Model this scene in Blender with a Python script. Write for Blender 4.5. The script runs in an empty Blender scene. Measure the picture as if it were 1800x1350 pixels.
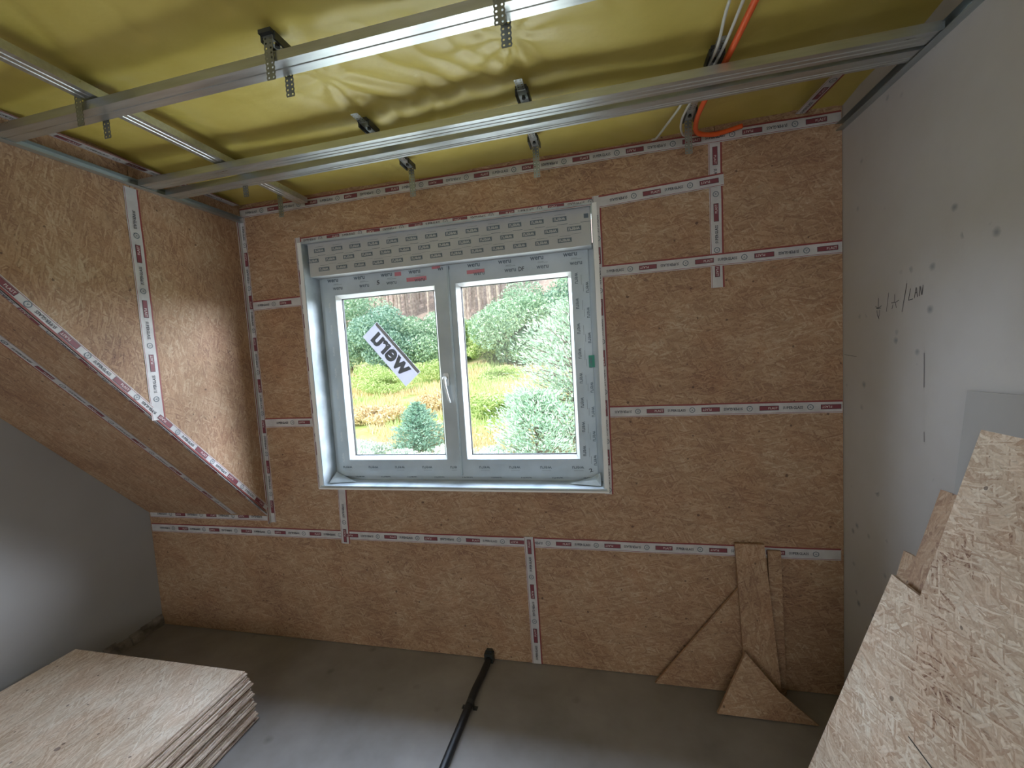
import bpy, bmesh, math, random
from mathutils import Vector, Matrix, noise
random.seed(7)
SC = bpy.context.scene
COL = SC.collection

# ------------------------------------------------------------------ camera
cam_d = bpy.data.cameras.new('camera'); cam = bpy.data.objects.new('camera', cam_d); COL.objects.link(cam)
cam_d.sensor_fit = 'HORIZONTAL'; cam_d.sensor_width = 36.0; cam_d.lens = 732.8*36/1800
cam_d.clip_start = 0.02; cam_d.clip_end = 500
CR = ((0.9743, 0.2171, -0.0606), (-0.0433, -0.0835, -0.9956), (-0.2212, 0.9726, -0.0720))
mw = Matrix(((CR[0][0], -CR[1][0], -CR[2][0], 0.0), (CR[0][1], -CR[1][1], -CR[2][1], 0.0),
             (CR[0][2], -CR[1][2], -CR[2][2], 1.665), (0, 0, 0, 1)))
cam.matrix_world = mw
SC.camera = cam

# ------------------------------------------------------------------ light and exposure
SC.view_settings.view_transform = 'Standard'; SC.view_settings.look = 'None'
SC.view_settings.exposure = 0.0; SC.view_settings.gamma = 1.0; SC.view_settings.use_curve_mapping = False
W = bpy.data.worlds.new('overcast_sky'); SC.world = W; W.use_nodes = True
W.node_tree.nodes['Background'].inputs[0].default_value = (0.90, 0.95, 1.0, 1)
W.node_tree.nodes['Background'].inputs[1].default_value = 1.6

def area(name, loc, target, sx, sy, power, col):
    l = bpy.data.lights.new(name, 'AREA'); l.shape = 'RECTANGLE'; l.size = sx; l.size_y = sy
    l.energy = power; l.color = col
    o = bpy.data.objects.new(name, l); COL.objects.link(o); o.location = loc
    o.rotation_euler = (Vector(target)-Vector(loc)).to_track_quat('-Z', 'Y').to_euler()
    return o
sun_d = bpy.data.lights.new('sun', 'SUN'); sun_d.energy = 3.1; sun_d.angle = math.radians(4); sun_d.color = (1.0, 0.93, 0.80)
sun = bpy.data.objects.new('sun', sun_d); COL.objects.link(sun)
sun.rotation_euler = Vector((0.35, 1.0, -1.0)).to_track_quat('-Z', 'Y').to_euler()
# daylight of the open sky falling steeply through the window, and the lift from the bright ground outside
area('sky_daylight', (-0.8, 4.2, 4.2), (-0.9, 1.9, 1.2), 5.6, 1.6, 820, (0.64, 0.76, 1.0))
area('sky_daylight_left', (-4.9, 4.1, 2.9), (1.0, 1.4, 1.2), 2.2, 1.3, 330, (0.74, 0.83, 1.0))
area('sky_daylight_side', (2.6, 3.9, 2.55), (-2.0, 1.7, 1.40), 2.2, 1.1, 610, (0.86, 0.89, 1.0))
area('ground_bounce', (-0.9, 2.95, 0.25), (-0.7, 1.6, 2.2), 2.2, 0.8, 38, (1.0, 0.97, 0.84))
# added fill lamp behind the camera, lifting the room's brightness
area('rear_fill', (-0.9, -2.85, 1.75), (-0.9, 2.0, 1.5), 2.6, 1.3, 16, (1.0, 0.93, 0.90))

# ------------------------------------------------------------------ material helpers
MATS = {}
class NT:
    def __init__(s, name):
        s.m = bpy.data.materials.new(name); s.m.use_nodes = True; s.t = s.m.node_tree; s.t.nodes.clear()
        s.out = s.n('ShaderNodeOutputMaterial'); s.b = s.n('ShaderNodeBsdfPrincipled')
        s.l(s.b.outputs[0], s.out.inputs[0]); MATS[name] = s.m
    def n(s, typ, **kw):
        x = s.t.nodes.new(typ)
        for k, v in kw.items(): setattr(x, k, v)
        return x
    def l(s, a, b): s.t.links.new(a, b)
    def setin(s, sock, v):
        if hasattr(v, 'links') or hasattr(v, 'is_output'): s.l(v, sock)
        else: sock.default_value = v
    def math(s, op, a, b=None, c=None, clamp=False):
        x = s.n('ShaderNodeMath', operation=op); x.use_clamp = clamp
        for i, v in enumerate((a, b, c)):
            if v is not None: s.setin(x.inputs[i], v)
        return x.outputs[0]
    def vmath(s, op, a, b=None):
        x = s.n('ShaderNodeVectorMath', operation=op); s.setin(x.inputs[0], a)
        if b is not None: s.setin(x.inputs[1], b)
        return x.outputs[0]
    def mix(s, f, a, b, mode='MIX'):
        x = s.n('ShaderNodeMix', data_type='RGBA', blend_type=mode); s.setin(x.inputs[0], f)
        s.setin(x.inputs[6], a); s.setin(x.inputs[7], b); return x.outputs[2]
    def mixf(s, f, a, b):
        x = s.n('ShaderNodeMix', data_type='FLOAT'); s.setin(x.inputs[0], f); s.setin(x.inputs[2], a); s.setin(x.inputs[3], b); return x.outputs[0]
    def ramp(s, f, stops, interp='LINEAR'):
        x = s.n('ShaderNodeValToRGB'); e = x.color_ramp.elements; x.color_ramp.interpolation = interp
        while len(e) > 1: e.remove(e[0])
        e[0].position = stops[0][0]; e[0].color = (*stops[0][1], 1)
        for p, c in stops[1:]:
            k = e.new(p); k.color = (*c, 1)
        s.setin(x.inputs[0], f); return x.outputs[0]
    def noise(s, vec, scale, detail=3, rough=.5):
        x = s.n('ShaderNodeTexNoise'); s.setin(x.inputs['Vector'], vec); x.inputs['Scale'].default_value = scale
        x.inputs['Detail'].default_value = detail; x.inputs['Roughness'].default_value = rough; return x.outputs[0]
    def bump(s, h, strength, dist):
        x = s.n('ShaderNodeBump'); x.inputs['Strength'].default_value = strength; x.inputs['Distance'].default_value = dist
        s.setin(x.inputs['Height'], h); s.l(x.outputs[0], s.b.inputs['Normal'])
    def geo(s): return s.n('ShaderNodeNewGeometry').outputs['Position']
    def uv(s): return s.n('ShaderNodeUVMap').outputs[0]
def plain(name, col, rough=.6, metal=0.0, spec=.5, emit=None):
    m = NT(name); m.b.inputs['Base Color'].default_value = (*col, 1); m.b.inputs['Roughness'].default_value = rough
    m.b.inputs['Metallic'].default_value = metal; m.b.inputs['Specular IOR Level'].default_value = spec
    return m
def varied(name, c1, c2, scale, rough=.7, metal=0.0, bump=0, stops=(.35, .65), spec=.5):
    m = NT(name); nz = m.noise(m.geo(), scale, 4)
    m.l(m.ramp(nz, [(stops[0], c1), (stops[1], c2)]), m.b.inputs['Base Color'])
    m.b.inputs['Roughness'].default_value = rough; m.b.inputs['Metallic'].default_value = metal
    m.b.inputs['Specular IOR Level'].default_value = spec
    if bump: m.bump(nz, bump, .005)
    return m

def osb(name, stops, layers, rough=.6, contrast=1.0):
    m = NT(name); uv = m.uv(); oi = m.n('ShaderNodeObjectInfo').outputs['Random']
    off = m.n('ShaderNodeCombineXYZ'); m.l(m.math('MULTIPLY', oi, 37.3), off.inputs[0]); m.l(m.math('MULTIPLY', oi, 91.7), off.inputs[1])
    p = m.vmath('ADD', uv, off.outputs[0])
    wob = m.n('ShaderNodeTexNoise'); m.l(p, wob.inputs['Vector']); wob.inputs['Scale'].default_value = 30; wob.inputs['Detail'].default_value = 2
    wv = m.n('ShaderNodeVectorMath', operation='MULTIPLY_ADD'); m.l(wob.outputs['Color'], wv.inputs[0]); wv.inputs[1].default_value = (.011,)*3; m.l(p, wv.inputs[2])
    p = wv.outputs[0]
    val = None; edge = None
    for i, (ang, L, Wd, thr) in enumerate(layers):
        mp = m.n('ShaderNodeMapping', vector_type='TEXTURE'); m.l(p, mp.inputs[0])
        mp.inputs['Rotation'].default_value = (0, 0, math.radians(ang)); mp.inputs['Location'].default_value = (i*3.17, i*1.71, 0)
        mp.inputs['Scale'].default_value = (L, Wd, 1)
        vo = m.n('ShaderNodeTexVoronoi', voronoi_dimensions='2D', feature='F1'); m.l(mp.outputs[0], vo.inputs['Vector']); vo.inputs['Scale'].default_value = 1
        sp = m.n('ShaderNodeSeparateColor'); m.l(vo.outputs['Color'], sp.inputs[0])
        e = m.math('SUBTRACT', 1.0, m.math('MULTIPLY', vo.outputs['Distance'], vo.outputs['Distance']))
        if val is None: val, edge = sp.outputs[0], e
        else:
            mk = m.math('GREATER_THAN', sp.outputs[1], thr)
            inr = m.math('LESS_THAN', vo.outputs['Distance'], .55); mk = m.math('MULTIPLY', mk, inr)
            val = m.mixf(mk, val, sp.outputs[0]); edge = m.mixf(mk, edge, e)
    fib = m.n('ShaderNodeTexNoise'); m.l(p, fib.inputs['Vector']); fib.inputs['Scale'].default_value = 160; fib.inputs['Detail'].default_value = 2
    big = m.noise(p, 3.2, 3)
    v2 = m.math('ADD', m.math('MULTIPLY', m.math('SUBTRACT', val, .5), contrast), m.math('ADD', .5, m.math('MULTIPLY', m.math('SUBTRACT', fib.outputs[0], .5), .55)))
    v2 = m.math('ADD', v2, m.math('MULTIPLY', m.math('SUBTRACT', big, .5), .75))
    colr = m.ramp(v2, stops)
    colr = m.mix(m.math('MULTIPLY', m.math('SUBTRACT', m.noise(m.vmath('ADD', p, (3.3, 8.1, 0)), 7, 4), .42), 1.3, clamp=True), colr, m.mix(1.0, colr, (1.0, .80, .70, 1), 'MULTIPLY'))
    sh = m.math('MULTIPLY_ADD', edge, .42, .60)
    cc = m.n('ShaderNodeCombineColor'); [m.l(sh, cc.inputs[k]) for k in range(3)]
    colr = m.mix(1.0, colr, cc.outputs[0], 'MULTIPLY')
    # sparse dark knots / bark flecks
    kn = m.n('ShaderNodeTexVoronoi', voronoi_dimensions='2D'); m.l(p, kn.inputs['Vector']); kn.inputs['Scale'].default_value = 7
    ks = m.n('ShaderNodeSeparateColor'); m.l(kn.outputs['Color'], ks.inputs[0])
    kmask = m.math('MULTIPLY', m.math('LESS_THAN', m.math('ADD', kn.outputs['Distance'], m.math('MULTIPLY', m.math('SUBTRACT', wob.outputs[0], .5), .12)), .028), m.math('GREATER_THAN', ks.outputs[0], .55))
    colr = m.mix(m.math('MULTIPLY', kmask, .75), colr, (.09, .05, .035, 1))
    m.l(colr, m.b.inputs['Base Color']); m.b.inputs['Roughness'].default_value = rough
    m.bump(m.math('ADD', val, edge), .35, .0016)
    return m
WALL_L = [(0, .085, .013, 0), (24, .080, .011, .35), (-33, .070, .010, .45), (52, .060, .008, .60), (-12, .090, .009, .5), (-62, .050, .007, .72), (14, .065, .005, .72)]
OSB_ST = [(0.0, (.10, .050, .036)), (.12, (.265, .150, .098)), (.42, (.385, .24, .145)), (.66, (.465, .315, .20)), (1.0, (.59, .47, .34))]
osb('osb_wall', OSB_ST, WALL_L, contrast=.50)
osb('osb_upright', OSB_ST, [(a+90, l, w, t) for a, l, w, t in WALL_L], contrast=.50)
osb('osb_lit', [(0.0, (.20, .10, .06)), (.09, (.42, .28, .185)), (.40, (.56, .43, .31)), (.68, (.66, .54, .41)), (1.0, (.80, .72, .60))], WALL_L, contrast=.72)  # paler copy of the wall OSB, the light on it put into the colour
osb('osb_stack', [(0.0, (.22, .12, .07)), (.09, (.50, .36, .25)), (.40, (.66, .54, .42)), (.68, (.77, .67, .55)), (1.0, (.90, .84, .76))], [(0, .11, .012, 0), (12, .10, .010, .35), (-16, .09, .010, .4), (30, .07, .008, .6), (-6, .12, .008, .5), (-38, .05, .006, .75)], contrast=.55)  # stack boards: brightness of the cool light put into these paler tones
osb('osb_edge', [(0.0, (.20, .12, .08)), (.4, (.50, .39, .30)), (1.0, (.72, .62, .52))], [(0, .05, .004, 0), (3, .04, .003, .4)], contrast=.8)
# plastered walls: cold grey with dark dabs
def plaster(name, base, lo, dabs):
    m = NT(name); P = m.geo(); n1 = m.noise(P, 1.6, 4, .55); n2 = m.noise(P, 9, 5, .6)
    c = m.ramp(n1, [(.3, lo), (.68, base)])
    c = m.mix(m.math('MULTIPLY', n2, .25), c, (.40, .38, .35, 1))
    if dabs:
        vo = m.n('ShaderNodeTexVoronoi'); m.l(P, vo.inputs['Vector']); vo.inputs['Scale'].default_value = 17
        sp = m.n('ShaderNodeSeparateColor'); m.l(vo.outputs['Color'], sp.inputs[0])
        cl = m.noise(m.vmath('ADD', P, (4.1, 2.2, 7.7)), 2.3, 1)
        d = m.math('ADD', vo.outputs['Distance'], m.math('MULTIPLY', m.math('SUBTRACT', n2, .5), .55))
        d = m.math('SUBTRACT', 1, m.math('DIVIDE', d, .24), clamp=True)
        mask = m.math('MULTIPLY', m.math('MULTIPLY', d, m.math('GREATER_THAN', sp.outputs[0], .30)), m.math('GREATER_THAN', cl, .44))
        c = m.mix(m.math('MULTIPLY', mask, .85), c, (.16, .18, .22, 1))
    m.l(c, m.b.inputs['Base Color']); m.b.inputs['Roughness'].default_value = .85
    m.bump(n2, .25, .006); return m
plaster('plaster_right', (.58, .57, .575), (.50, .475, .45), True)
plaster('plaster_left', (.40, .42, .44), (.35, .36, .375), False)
plaster('plaster_shell', (.5, .5, .5), (.45, .45, .45), False)
m = NT('concrete_floor'); P = m.geo(); n1 = m.noise(P, 1.9, 5, .6); n2 = m.noise(P, 24, 4)
c = m.ramp(n1, [(.30, (.19, .175, .165)), (.52, (.27, .25, .24)), (.72, (.34, .32, .31))])
vo = m.n('ShaderNodeTexVoronoi'); m.l(P, vo.inputs['Vector']); vo.inputs['Scale'].default_value = 6
sp = m.n('ShaderNodeSeparateColor'); m.l(vo.outputs['Color'], sp.inputs[0])
d = m.math('SUBTRACT', 1, m.math('DIVIDE', m.math('ADD', vo.outputs['Distance'], m.math('MULTIPLY', n2, .12)), .22), clamp=True)
c = m.mix(m.math('MULTIPLY', m.math('MULTIPLY', d, m.math('GREATER_THAN', sp.outputs[0], .6)), .7), c, (.07, .065, .06, 1))
m.l(c, m.b.inputs['Base Color']); m.b.inputs['Roughness'].default_value = .62; m.bump(n2, .2, .004)
m = NT('yellow_film'); n1 = m.noise(m.geo(), 4, 3)
m.l(m.ramp(n1, [(.3, (.56, .455, .10)), (.7, (.66, .55, .15))]), m.b.inputs['Base Color']); m.b.inputs['Roughness'].default_value = .40
m.b.inputs['Specular IOR Level'].default_value = .6
m.bump(m.noise(m.geo(), 14, 3), .25, .01)
def metal(name, col, rough, sc):
    m = NT(name); mp = m.n('ShaderNodeMapping'); m.l(m.geo(), mp.inputs[0]); mp.inputs['Scale'].default_value = sc
    nz = m.noise(mp.outputs[0], 6, 4); m.b.inputs['Metallic'].default_value = .9
    m.l(m.ramp(nz, [(.3, tuple(x*.82 for x in col)), (.7, col)]), m.b.inputs['Base Color'])
    m.l(m.math('MULTIPLY_ADD', nz, .2, rough-.1), m.b.inputs['Roughness'])
metal('galvanised_steel', (.62, .66, .68), .32, (1, 12, 12))
metal('track_steel', (.52, .58, .60), .42, (12, 1, 12))
metal('hanger_steel', (.33, .36, .35), .45, (1, 1, 1))
plain('dark_plastic', (.03, .035, .035), .45)
varied('tape_white', (.50, .50, .52), (.60, .60, .62), 20, .45)
plain('tape_red', (.26, .05, .05), .5)
plain('print_red', (.21, .05, .07), .5)
plain('print_dark', (.035, .04, .06), .5)
plain('print_white', (.75, .74, .74), .5)
plain('print_grey', (.12, .16, .20), .5)
plain('pvc_white', (.70, .74, .76), .28)
plain('bead_white', (.85, .88, .90), .22)
varied('pvc_film', (.47, .55, .60), (.56, .64, .69), 6, .38)
varied('shutter_film', (.46, .48, .50), (.52, .54, .55), 5, .42)
varied('reveal_film', (.36, .42, .46), (.58, .65, .70), 7, .3)
plain('rubber_seal', (.05, .055, .06), .5)
plain('film_red', (.62, .22, .26), .5); plain('film_green', (.03, .30, .20), .5)
plain('handle_white', (.82, .86, .88), .25)
m = NT('sticker_white'); m.t.nodes.remove(m.b); df = m.n('ShaderNodeBsdfDiffuse'); df.inputs[0].default_value = (.80, .80, .85, 1)
tl_ = m.n('ShaderNodeBsdfTranslucent'); tl_.inputs[0].default_value = (.62, .62, .68, 1); mx = m.n('ShaderNodeMixShader'); mx.inputs[0].default_value = .5
m.l(df.outputs[0], mx.inputs[1]); m.l(tl_.outputs[0], mx.inputs[2]); m.l(mx.outputs[0], m.out.inputs[0])
plain('sticker_grey', (.22, .26, .32), .5)
plain('sticker_band', (.46, .50, .56), .5)
plain('orange_plastic', (.85, .13, .03), .4); plain('cable_white', (.62, .63, .60), .45)
plain('pipe_black', (.012, .015, .018), .42)
varied('plasterboard', (.36, .35, .34), (.40, .39, .38), 4, .85)
plain('pencil', (.05, .055, .07), .8)
varied('mortar', (.14, .13, .125), (.32, .30, .28), 16, .9, bump=.6)
m = NT('glass'); m.t.nodes.remove(m.b)
tr = m.n('ShaderNodeBsdfTransparent'); tr.inputs[0].default_value = (.97, .99, .985, 1); gl = m.n('ShaderNodeBsdfGlossy'); gl.inputs['Roughness'].default_value = .02
lw = m.n('ShaderNodeLayerWeight'); lw.inputs[0].default_value = .5; mx = m.n('ShaderNodeMixShader')
m.l(m.math('MULTIPLY_ADD', m.math('POWER', lw.outputs['Facing'], 4.0), .4, .02), mx.inputs[0]); m.l(tr.outputs[0], mx.inputs[1]); m.l(gl.outputs[0], mx.inputs[2]); m.l(mx.outputs[0], m.out.inputs[0])
# outdoors; leaf colours are whitened, the haze is painted into them
def leafmat(name, a, b, tl=.25):
    m = NT(name); r = m.n('ShaderNodeNewGeometry').outputs['Random Per Island']
    m.l(m.ramp(r, [(0, a), (1, b)]), m.b.inputs['Base Color']); m.b.inputs['Roughness'].default_value = .75
    m.b.inputs['Transmission Weight'].default_value = 0
leafmat('leaf_blue_green', (.30, .50, .36), (.70, .88, .70))
leafmat('leaf_dark', (.22, .40, .34), (.52, .74, .64))
leafmat('leaf_yellow_green', (.44, .64, .22), (.82, .92, .52))
leafmat('leaf_pine', (.34, .54, .38), (.78, .92, .72))
leafmat('leaf_spruce', (.24, .44, .34), (.58, .80, .64))
leafmat('blossom', (.45, .62, .48), (.95, .95, .92))
leafmat('dry_grass', (.80, .62, .36), (.98, .86, .62))
varied('bark', (.16, .11, .09), (.34, .26, .22), 12, .9)
varied('pale_bark', (.42, .34, .32), (.66, .58, .55), 3, .9)
m = NT('meadow_ground'); P = m.geo(); n1 = m.noise(P, .35, 5, .6); n2 = m.noise(P, 2.6, 5, .65)
s_ = m.n('ShaderNodeSeparateXYZ'); m.l(P, s_.inputs[0])
c = m.ramp(m.math('ADD', m.math('MULTIPLY', n1, .6), m.math('MULTIPLY', n2, .4)), [(.38, (.30, .52, .14)), (.47, (.52, .62, .24)), (.55, (.78, .66, .38)), (.66, (.88, .74, .52))])
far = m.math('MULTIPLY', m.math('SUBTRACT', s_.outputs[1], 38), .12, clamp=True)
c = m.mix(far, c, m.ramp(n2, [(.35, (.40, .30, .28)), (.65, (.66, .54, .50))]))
near = m.math('MULTIPLY', m.math('SUBTRACT', 9.5, s_.outputs[1]), .8, clamp=True)
c = m.mix(near, c, m.ramp(n2, [(.40, (.42, .50, .40)), (.56, (.86, .85, .80))]))
m.l(c, m.b.inputs['Base Color']); m.b.inputs['Roughness'].default_value = .95

# ------------------------------------------------------------------ mesh helpers
class MB:
    """collects polygons; every vertex keeps a local (u,v,w) used for texture mapping"""
    def __init__(s): s.v = []; s.f = []; s.m = []; s.l = []
    def add(s, verts, faces, mi=0, loc=None):
        b = len(s.v); s.v += [Vector(p) for p in verts]; s.l += [Vector(p) for p in (loc or verts)]
        for f in faces: s.f.append([b+i for i in f]); s.m.append(mi)
    def box(s, x0, x1, y0, y1, z0, z1, mi=0):
        v = [(x, y, z) for z in (z0, z1) for y in (y0, y1) for x in (x0, x1)]
        s.add(v, [(0, 2, 3, 1), (4, 5, 7, 6), (0, 1, 5, 4), (1, 3, 7, 5), (3, 2, 6, 7), (2, 0, 4, 6)], mi)
    def prism(s, poly, O, U, V, t, mi=0, side=None):
        """poly (u,v) in the plane O,U,V with thickness t along U x V"""
        O, U, V = Vector(O), Vector(U).normalized(), Vector(V).normalized(); N = U.cross(V)
        n = len(poly); side = mi if side is None else side
        P = [O+U*a+V*b for a, b in poly]; Q = [p+N*t for p in P]; lo = [(a, b, 0) for a, b in poly]; hi = [(a, b, t) for a, b in poly]
        s.add(P, [list(range(n))[::-1]], mi, lo); s.add(Q, [list(range(n))], mi, hi)
        for i in range(n):
            j = (i+1) % n
            d = math.hypot(poly[j][0]-poly[i][0], poly[j][1]-poly[i][1])
            s.add([P[i], P[j], Q[j], Q[i]], [(0, 1, 2, 3)], side, [(0, 0, 0), (d, 0, 0), (d, t, 0), (0, t, 0)])
    def extr(s, prof, a, b, U, V, mi=0, closed=True, caps=True):
        """extrude profile (u,v) from a to b"""
        a, b, U, V = Vector(a), Vector(b), Vector(U), Vector(V); n = len(prof)
        vs = [a+U*p+V*q for p, q in prof]+[b+U*p+V*q for p, q in prof]
        fs = [(i, (i+1) % n, n+(i+1) % n, n+i) for i in range(n if closed else n-1)]
        if caps and closed: fs += [tuple(range(n))[::-1], tuple(range(n, 2*n))]
        s.add(vs, fs, mi)
    def tube(s, pts, r, n=8, mi=0, caps=True, flat=1.0):
        pts = [Vector(p) for p in pts]; k = len(pts); rs = r if isinstance(r, (list, tuple)) else [r]*k
        up = Vector((0, 0, 1)); vs = []
        for i, p in enumerate(pts):
            t = (pts[min(i+1, k-1)]-pts[max(i-1, 0)]).normalized()
            a = t.cross(up);
            if a.length < .05: a = t.cross(Vector((0, 1, 0)))
            a.normalize(); b = a.cross(t)
            for j in range(n):
                th = 2*math.pi*j/n; vs.append(p+(a*math.cos(th)+b*math.sin(th)*flat)*rs[i])
        fs = [(i*n+j, i*n+(j+1) % n, (i+1)*n+(j+1) % n, (i+1)*n+j) for i in range(k-1) for j in range(n)]
        if caps: fs += [tuple(range(n))[::-1], tuple(range((k-1)*n, k*n))]
        s.add(vs, fs, mi)
    def ring(s, o, i, y0, y1, mi=0, yi0=None, yi1=None):
        """picture-frame ring in the XZ plane between outer o and inner i rectangles (x0,x1,z0,z1)"""
        yi0 = y0 if yi0 is None else yi0; yi1 = y1 if yi1 is None else yi1
        R = lambda r, y: [(r[0], y, r[2]), (r[1], y, r[2]), (r[1], y, r[3]), (r[0], y, r[3])]
        v = R(o, y0)+R(i, yi0)+R(i, yi1)+R(o, y1); f = []
        for a in range(4):
            b = (a+1) % 4
            f += [(a, b, 4+b, 4+a), (4+a, 4+b, 8+b, 8+a), (8+a, 8+b, 12+b, 12+a), (12+a, 12+b, b, a)]
        s.add(v, f, mi)
    def build(s, name, mats, parent=None, smooth=False, origin=None):
        me = bpy.data.meshes.new(name)
        if origin is None:
            xs = [p.x for p in s.v]; ys = [p.y for p in s.v]; zs = [p.z for p in s.v]
            origin = Vector(((min(xs)+max(xs))/2, (min(ys)+max(ys))/2, min(zs)))
        origin = Vector(origin)
        me.from_pydata([p-origin for p in s.v], [], s.f); me.update()
        for mt in (mats if isinstance(mats, (list, tuple)) else [mats]): me.materials.append(MATS[mt])
        me.polygons.foreach_set('material_index', s.m)
        if smooth: me.polygons.foreach_set('use_smooth', [True]*len(s.f))
        uvl = me.uv_layers.new(name='UVMap').data; k = 0; buf = [0.0]*(2*len(me.loops))
        for f in s.f:
            a, b, c = s.l[f[0]], s.l[f[1]], s.l[f[2]]; nn = (b-a).cross(c-b); ax = max(range(3), key=lambda q: abs(nn[q]))
            ia, ib = ((1, 2), (0, 2), (0, 1))[ax]
            for vi in f:
                buf[2*k] = s.l[vi][ia]; buf[2*k+1] = s.l[vi][ib]; k += 1
        uvl.foreach_set('uv', buf)
        o = bpy.data.objects.new(name, me); COL.objects.link(o)
        if parent is not None:
            o.parent = parent; o.location = origin-WL[parent.name]
        else: o.location = origin
        WL[o.name] = origin
        return o
WL = {}
def tag(o, label=None, cat=None, group=None, kind=None):
    for k, v in (('label', label), ('category', cat), ('group', group), ('kind', kind)):
        if v: o[k] = v
    return o
def empty(name, loc, label=None, cat=None, group=None, kind=None):
    o = bpy.data.objects.new(name, None); COL.objects.link(o); o.location = loc; o.empty_display_size = .1; WL[o.name] = Vector(loc)
    return tag(o, label, cat, group, kind)
def dup(src, loc, label=None):
    """copy of a thing with its parts and sub-parts"""
    def rec(o, par):
        c = o.copy(); COL.objects.link(c)
        if par is not None: c.parent = par
        for ch in list(o.children): rec(ch, c)
        return c
    r = rec(src, None); r.location = loc
    if label: r['label'] = label
    return r
_txt = {}
def glyphs(text, bold=0.0, res=2):
    key = (text, bold, res)
    if key not in _txt:
        cu = bpy.data.curves.new('lettering', 'FONT'); cu.body = text; cu.size = 1.0; cu.resolution_u = res; cu.offset = bold
        ob = bpy.data.objects.new('lettering', cu); COL.objects.link(ob)
        dg = bpy.context.evaluated_depsgraph_get(); dg.update()
        me = bpy.data.meshes.new_from_object(ob.evaluated_get(dg))
        v = [tuple(p.co) for p in me.vertices]; f = [tuple(p.vertices) for p in me.polygons]
        x0 = min(p[0] for p in v); x1 = max(p[0] for p in v); y0 = min(p[1] for p in v); y1 = max(p[1] for p in v)
        v = [((p[0]-(x0+x1)/2)/(x1-x0), (p[1]-(y0+y1)/2)/(y1-y0)) for p in v]
        bpy.data.objects.remove(ob); bpy.data.meshes.remove(me); bpy.data.curves.remove(cu)
        _txt[key] = (v, f)
    return _txt[key]
class Print:
    """flat print in a plane: origin O, axes U (right) and V (up), lifted a hair along N"""
    def __init__(s, O, U, V, N, lift=.0006):
        s.O, s.U, s.V, s.N = Vector(O), Vector(U).normalized(), Vector(V).normalized(), Vector(N).normalized(); s.mb = MB(); s.lift = lift
    def P(s, u, v, h): return s.O+s.U*u+s.V*v+s.N*h
    def rect(s, u, v, w, h, mi, lift=1.0):
        s.mb.add([s.P(u+a*w/2, v+b*h/2, s.lift*lift) for a, b in ((-1, -1), (1, -1), (1, 1), (-1, 1))], [(0, 1, 2, 3)], mi)
    def text(s, t, u, v, w, h, mi, rot=0, mirror=False, lift=2.0, bold=.01, res=2):
        vs, fs = glyphs(t, bold, res); c, d = math.cos(math.radians(rot)), math.sin(math.radians(rot)); k = -1 if mirror else 1
        s.mb.add([s.P(u+(k*a*w)*c-(b*h)*d, v+(k*a*w)*d+(b*h)*c, s.lift*lift) for a, b in vs], fs, mi)
    def circle(s, u, v, r, mi, n=14, hole=.75):
        o = [s.P(u+r*math.cos(6.2832*i/n), v+r*math.sin(6.2832*i/n), s.lift) for i in range(n)]
        i_ = [s.P(u+r*hole*math.cos(6.2832*i/n), v+r*hole*math.sin(6.2832*i/n), s.lift) for i in range(n)]
        s.mb.add(o+i_, [(i, (i+1) % n, n+(i+1) % n, n+i) for i in range(n)], mi)
    def line(s, pts, w, mi, lift=1.0):
        for (a, b), (c, d) in zip(pts[:-1], pts[1:]):
            L = math.hypot(c-a, d-b) or 1; nx, ny = -(d-b)/L*w/2, (c-a)/L*w/2
            s.mb.add([s.P(a+nx, b+ny, s.lift*lift), s.P(c+nx, d+ny, s.lift*lift), s.P(c-nx, d-ny, s.lift*lift), s.P(a-nx, b-ny, s.lift*lift)], [(0, 1, 2, 3)], mi)
X, Y, Z = Vector((1, 0, 0)), Vector((0, 1, 0)), Vector((0, 0, 1))

# ------------------------------------------------------------------ room dimensions (metres)
XL, XR, YB, YR, ZC, XC = -2.97, 1.005, 2.08, -3.0, 2.60, -2.02
SL = 1.18                                   # pitch of the sloped roof
def zs(y): return .77+SL*(YB-y)
YT = YB-(ZC-.77)/SL                         # where the slope meets the ceiling

fl = MB(); fl.box(XL-.2, XR+.2, YR-.2, YB+.25, -.2, 0); tag(fl.build('floor', 'concrete_floor'), kind='structure')
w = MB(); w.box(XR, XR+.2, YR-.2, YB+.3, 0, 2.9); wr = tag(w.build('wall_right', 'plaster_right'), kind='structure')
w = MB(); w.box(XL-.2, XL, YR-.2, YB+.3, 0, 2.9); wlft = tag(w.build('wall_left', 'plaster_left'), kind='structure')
w = MB()
w.box(XL-.2, XR+.2, YR-.2, YR, 0, .9); w.box(XL-.2, XR+.2, YR-.2, YR, 2.5, 2.9)
w.box(XL-.2, -2.4, YR-.2, YR, .9, 2.5); w.box(.6, XR+.2, YR-.2, YR, .9, 2.5)
tag(w.build('wall_rear', 'plaster_shell'), kind='structure')
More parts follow.
